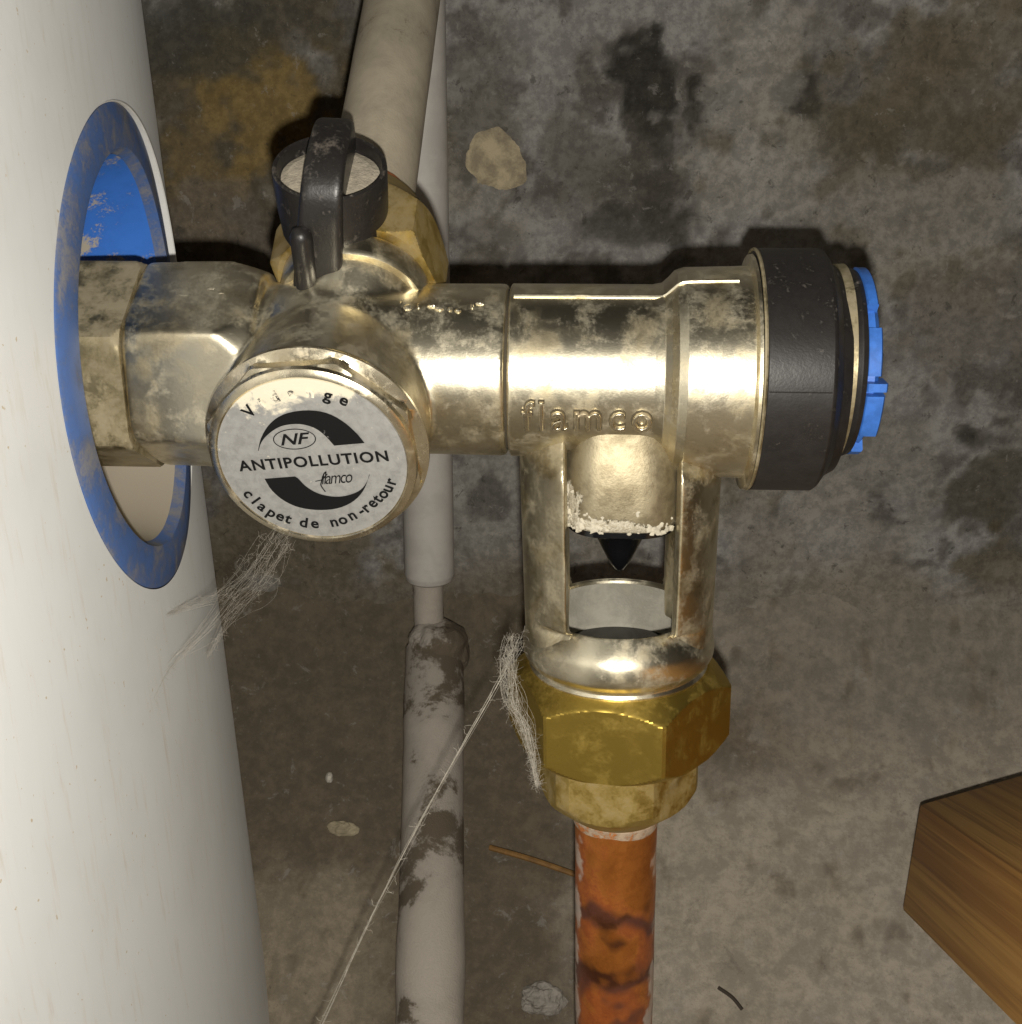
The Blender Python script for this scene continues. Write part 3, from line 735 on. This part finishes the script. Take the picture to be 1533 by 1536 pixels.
mk("lever_rib", tube([q0+KD*b for b in (-9.5, -4, 1.6, 2.6, 3.1)], [1.75, 1.75, 1.75, 1.3, 0.3], 20), HANDLE, knob, 60)

# ------------------------------------------------------------------ pipes
CU = NT("copper")
_n = CU.noise(0.085, 2, 0.5, 0.5); _m = CU.noise(0.5, 4, 0.7)
_z = CU.sep(CU.pos)[2]; _nx = CU.t.nodes.new("ShaderNodeLayerWeight"); _nx.inputs[0].default_value = 0.35
_h = CU.math('ADD', CU.math('MULTIPLY', _n, 0.8), CU.math('MULTIPLY', _m, 0.2))
def _band(z0, amp, half):
    d = CU.math('ABSOLUTE', CU.math('ADD', CU.math('SUBTRACT', _z, z0), CU.math('MULTIPLY', CU.math('SUBTRACT', CU.noise(0.11, 2, 0.5, 0.3), 0.5), amp)))
    return CU.ramp(CU.math('ADD', d, CU.math('MULTIPLY', CU.math('SUBTRACT', _m, 0.5), 4.0)), half-1.4, half+2.6, 1.0, 0.0)
_dk = CU.math('MAXIMUM', _band(-105.0, 26.0, 1.9), CU.math('MAXIMUM', _band(-119.0, -22.0, 1.7), _band(-131.0, 24.0, 1.2)))
_st = CU.ramp(CU.math('ADD', _h, CU.ramp(_z, -108, -98, 0.06, -0.12)), 0.41, 0.55)
_c = CU.mix(CU.ramp(_m, 0.35, 0.7), (0.60, 0.215, 0.045), (0.47, 0.155, 0.03))
_c = CU.mix(_st, _c, CU.mix(CU.ramp(_m, 0.35, 0.65), (0.34, 0.095, 0.02), (0.25, 0.065, 0.015)))
_c = CU.mix(CU.math('MULTIPLY', _dk, 0.85), _c, (0.075, 0.028, 0.022))
_xo = CU.math('ABSOLUTE', CU.math('SUBTRACT', CU.sep(CU.pos)[0], 2.0))
_w = CU.ramp(CU.math('ADD', CU.math('ADD', CU.noise(0.16, 3, 0.55), CU.math('MULTIPLY', _m, 0.15)), CU.ramp(_xo, 4.6, 7.6, -0.25, 0.10)), 0.62, 0.76, 0, 0.65)
_c = CU.mix(_w, _c, (0.62, 0.54, 0.46))
CU.set(Base_Color=_c, Metallic=CU.mixf(CU.math('MAXIMUM', _st, _w), 0.75, 0.0), Roughness=CU.mixf(_st, 0.38, 0.40))
CU.bump(CU.math('ADD', _n, CU.math('MULTIPLY', _m, 0.5)), 0.4, 0.5)
def wob(P, r, f=0.15, a=0.05):
    return [r*(1+(float(vnoise(p[0]*f+3, p[1]*f, p[2]*f))-0.5)*2*a) for p in P]
def pipe(P, r, seg=40, a=0.03): return tube(P, wob(P, r, a=a), seg)
pp = [ORG+OD*t for t in (72, 84, 86, 90, 95, 100, 108, 116, 125, 135, 145, 160, 180, 196)]
cpp = empty("outlet_pipe", ORG+OD*196, "stained orange copper pipe below the brass outlet nut", "pipe")
mk("copper_tube", pipe(pp, 7.65, a=0.035), CU.m, cpp, 60)
mk("flux_ring", lathe([(82.5, 6), (82.8, 8.2), (84.4, 8.35), (86.2, 7.9), (87.2, 7.3)], ORG, OD, 48, lambda th, t, r: r*(1+0.025*math.sin(3*th+1))), plain("old_flux", (0.55, 0.42, 0.30), 0.7, var=0.4, vs=0.5, dust=(0.50, 0.62), dustcol=(0.50, 0.17, 0.04), bump=0.2), cpp)

PAINT = plain("dusty_cream_paint", (0.46, 0.40, 0.30), 0.8, var=0.22, vs=0.10, bump=0.12, dust=(0.57, 0.70), dustcol=(0.20, 0.16, 0.11))
sp = [IN_0+IN_D*t for t in (14, 20, 30, 40, 50, 60, 72, 86, 100, 115, 130, 148, 158)]
sup = empty("supply_pipe", IN_0+IN_D*158, "dusty cream supply pipe rising behind the black handle", "pipe")
mk("pipe_run", pipe(sp, 7.6, a=0.012), PAINT, sup, 60)
mk("solder_ring", lathe([(19.2, 7), (19.5, 8.5), (20.6, 8.4), (21.6, 7.4)], IN_0, IN_D, 40, lambda th, t, r: r*(1+0.05*math.sin(4*th))), plain("rust", (0.30, 0.10, 0.03), 0.8, var=0.5), sup)

PVC = plain("grey_pvc", (0.50, 0.475, 0.44), 0.6, var=0.12, vs=0.15, bump=0.05)
DUSTP = plain("dust_coated_pipe", (0.43, 0.385, 0.33), 0.9, var=0.25, vs=0.045, bump=0.4, fw=0.08, dust=(0.51, 0.57), dustcol=(0.12, 0.095, 0.065))
wp = empty("waste_pipe", A(-46, 60, -160), "grey wall pipe bending out along the floor behind the valve", "pipe")
WX, WPY = -46.6, 116.0
top = [(330, 6.85), (200, 6.85), (100, 6.85), (0, 6.85), (-60, 6.85), (-84, 6.85), (-85.5, 6.4), (-86.2, 5.4), (-86.4, 3)]
V, Fc = lathe([(-z, r) for z, r in top], (WX, WPY, 0), (0, 0, -1), 40)
mk("sleeve", (V, Fc), PVC, wp, 50)
mk("inner_pipe", tube([A(WX-0.6, WPY+0.5, -84), A(WX-0.6, WPY+0.5, -92), A(WX-0.4, WPY, -102)], 4.2, 24), DUSTP, wp)
g0 = at_depth(652, 985, 352); g1 = at_depth(645, 1536, 293)
g0[2] -= 0; gd = nrm(g1-g0)
fl = [g0-gd*2+(g1-g0)*t for t in np.linspace(0, 1.6, 22)]
mk("elbow", rock(g0+A(1.0, 1, 1.5), (8.8, 9.0, 8.6), 11.0, 0.22, 40), DUSTP, wp, None)
mk("floor_run", pipe(fl, 8.1, a=0.05), DUSTP, wp, 60)

# ------------------------------------------------------------------ timber batten
WOOD = NT("pine")
_tc = WOOD.t.nodes.new("ShaderNodeTexCoord"); _mp = WOOD.t.nodes.new("ShaderNodeMapping"); _mp.inputs["Scale"].default_value = (1000, 1000, 14)
WOOD.lk(_tc.outputs["Object"], _mp.inputs[0])
_g = WOOD.t.nodes.new("ShaderNodeTexNoise"); _g.inputs["Scale"].default_value = 0.26; _g.inputs["Detail"].default_value = 5; _g.inputs["Roughness"].default_value = 0.6; _g.inputs["Distortion"].default_value = 0.5
WOOD.lk(_mp.outputs[0], _g.inputs["Vector"])
_g2 = WOOD.t.nodes.new("ShaderNodeTexNoise"); _g2.inputs["Scale"].default_value = 1.0; _g2.inputs["Detail"].default_value = 3
WOOD.lk(_mp.outputs[0], _g2.inputs["Vector"])
_c = WOOD.mix(WOOD.ramp(_g.outputs[0], 0.38, 0.62), (0.50, 0.275, 0.075), (0.31, 0.145, 0.036))
_c = WOOD.mix(WOOD.ramp(_g2.outputs[0], 0.52, 0.68, 0, 0.6), _c, (0.20, 0.09, 0.024))
WOOD.set(Base_Color=_c, Roughness=0.6); WOOD.bump(_g2.outputs[0], 0.3, 0.5)
w2, w3, w1 = at_depth(1380, 1207, 306), at_depth(1352, 1365, 306), at_depth(1533, 1157, 316)
wa = nrm(-ray(828, 832))                                   # runs towards the viewer
wv = w2-w3; wv -= wa*(wv@wa); wh = np.linalg.norm(wv); wv /= wh; wu = np.cross(wv, wa); wu = wu if wu@rgt > 0 else -wu
me = bpy.data.meshes.new("timber_batten"); bm = bmesh.new(); bmesh.ops.create_cube(bm, size=1)
bmesh.ops.scale(bm, vec=(46*S, wh*S, 240*S), verts=bm.verts)
for v in bm.verts: v.co.y += (v.co.x+23*S)*0.50
bmesh.ops.bevel(bm, geom=bm.edges[:], offset=1.1*S, segments=2, affect='EDGES', profile=0.6)
bm.to_mesh(me); bm.free(); shade(me, 30)
bat = link("timber_batten", me, WOOD.m)
_mid = w3 + wu*23 + wv*wh/2 + wa*120
skew = nrm(wu)
bat.matrix_world = Matrix(((*[wu[0], wv[0], wa[0]], _mid[0]*S), (*[wu[1], wv[1], wa[1]], _mid[1]*S), (*[wu[2], wv[2], wa[2]], _mid[2]*S), (0, 0, 0, 1)))
tag(bat, "brown pine batten with square end at the lower right", "timber")

# ------------------------------------------------------------------ cobwebs
def web(paths, n, spread, r, jitter=0.5, fuzz=0):
    out = []
    for P in paths:
        base = spline(P, 14); m = len(base)
        for k in range(n):
            ph = rng.normal(0, 1, 3); q = []
            for i, p in enumerate(base):
                u = i/(m-1); sp_ = np.interp(u, np.linspace(0, 1, len(spread)), spread)
                o = np.array([float(vnoise(u*5+k*3.1, j*7.7, k*1.3))-0.5 for j in range(3)])
                q.append(p + (ph*0.45+o*1.6)*sp_ + rng.normal(0, 0.03*jitter, 3))
            a = 0 if random.random() < 0.5 else random.randint(0, m//3); b = m if random.random() < 0.5 else random.randint(2*m//3, m)
            if b-a > 3: out.append(tube(q[a:b], r*random.uniform(0.5, 1.3), 4))
        for k in range(fuzz):
            i = random.randrange(m); u = i/(m-1); sp_ = np.interp(u, np.linspace(0, 1, len(spread)), spread)
            c = base[i]+rng.normal(0, 0.35, 3)*sp_; q = [c]; d = nrm(rng.normal(0, 1, 3))
            for s_ in range(5): d = nrm(d+rng.normal(0, 0.6, 3)); q.append(q[-1]+d*random.uniform(0.2, 0.5))
            out.append(tube(q, r*random.uniform(0.5, 1.0), 3))
    return join(*out)
wa0, wa1 = at_depth(775, 965, 205), at_depth(485, 1532, 226)
tk = wa1+(wa1-wa0)*0.22
tag(mk("cobweb", web([[wa0, at_depth(742, 1030, 207), at_depth(640, 1215, 213), at_depth(560, 1370, 219), wa1, tk]], 9, (1.3, 0.7, 0.25, 0.5, 0.25, 0.55, 0.6), 0.034, fuzz=90), WEB), "long cobweb strand running diagonally down from the brass nut", "cobweb")
tag(mk("cobweb", web([[at_depth(772, 958, 204), at_depth(762, 1000, 203), at_depth(768, 1050, 202), at_depth(788, 1095, 201), at_depth(800, 1140, 203), at_depth(806, 1180, 205)]], 30, (1.5, 1.6, 1.5, 1.2, 0.7, 0.3), 0.016, fuzz=700), WEB), "fuzzy clump of cobweb clinging to the brass nut's left side", "cobweb")
c0 = CB+CN*22+A(0, 0, 0)
def capedge(px, py, d=190): return at_depth(px, py, d)
tankp = lambda s, z: cyl(s, z, 0.4)
pw = [[capedge(425, 800, 192), at_depth(390, 850, 200), at_depth(345, 905, 212), at_depth(290, 965, 216), at_depth(250, 1005, 214), at_depth(228, 1050, 206)],
      [capedge(440, 805, 192), at_depth(400, 870, 202), at_depth(360, 910, 214), at_depth(335, 945, 222), at_depth(312, 985, 226)],
      [capedge(405, 800, 192), at_depth(365, 860, 204), at_depth(325, 895, 214), at_depth(280, 910, 220), at_depth(240, 925, 214)]]
tag(mk("cobweb", web(pw, 17, (1.7, 2.0, 2.0, 1.0, 0.6, 0.3), 0.013, fuzz=90), WEB), "wispy cobweb stretched between the round cap and white tank", "cobweb")

# ------------------------------------------------------------------ litter on the ground
PALE = plain("pale_chip", (0.62, 0.58, 0.50), 0.9, var=0.2); GREYST = plain("grey_stone", (0.33, 0.30, 0.26), 0.95, var=0.3, bump=0.4)
p = on_ground(495, 1170); tag(mk("pebble", rock(p+A(0, -0.6, 0.8), (1.1, 1.3, 1.7), 4, 0.35, 18), PALE, None, None), "small white pebble on the dark ground left of the floor pipe", "pebble")
p = on_ground(516, 1245); tag(mk("seed_husk", rock(p+A(0, -1.0, 0.9), (3.9, 1.6, 2.3), 9, 0.5, 30, 1.5), plain("husk", (0.42, 0.36, 0.24), 0.9, var=0.3), None, None), "pale tan husk lying left of the floor pipe", "husk")
p = on_ground(812, 1500); tag(mk("stone", rock(p+A(0, -0.5, 0.2), (5.0, 3.4, 4.0), 14, 0.55, 36, 1.6), GREYST, None, None), "grey stone on the ground left of the copper pipe", "stone")
a, b = on_ground(735, 1272), on_ground(862, 1312)
tag(mk("straw", tube(spline([a+A(0, -1.5, 1.2), (a+b)/2+A(0, -2, 1.9), b+A(0, -1.5, 1.2)], 6), 0.75, 8), plain("straw", (0.25, 0.13, 0.035), 0.7, var=0.3)), "orange straw stalk on the ground behind the copper pipe", "straw")
a, b = on_ground(1076, 1480), on_ground(1112, 1512)
tag(mk("twig", tube(spline([a+A(0, -1.5, 1.0), (a+b)/2+A(0.5, -1.5, 1.2), b+A(0, -1.5, 0.8)], 6), 0.45, 6), plain("dark_twig", (0.05, 0.04, 0.03), 0.9)), "short dark twig on pale ground right of the copper pipe", "twig")
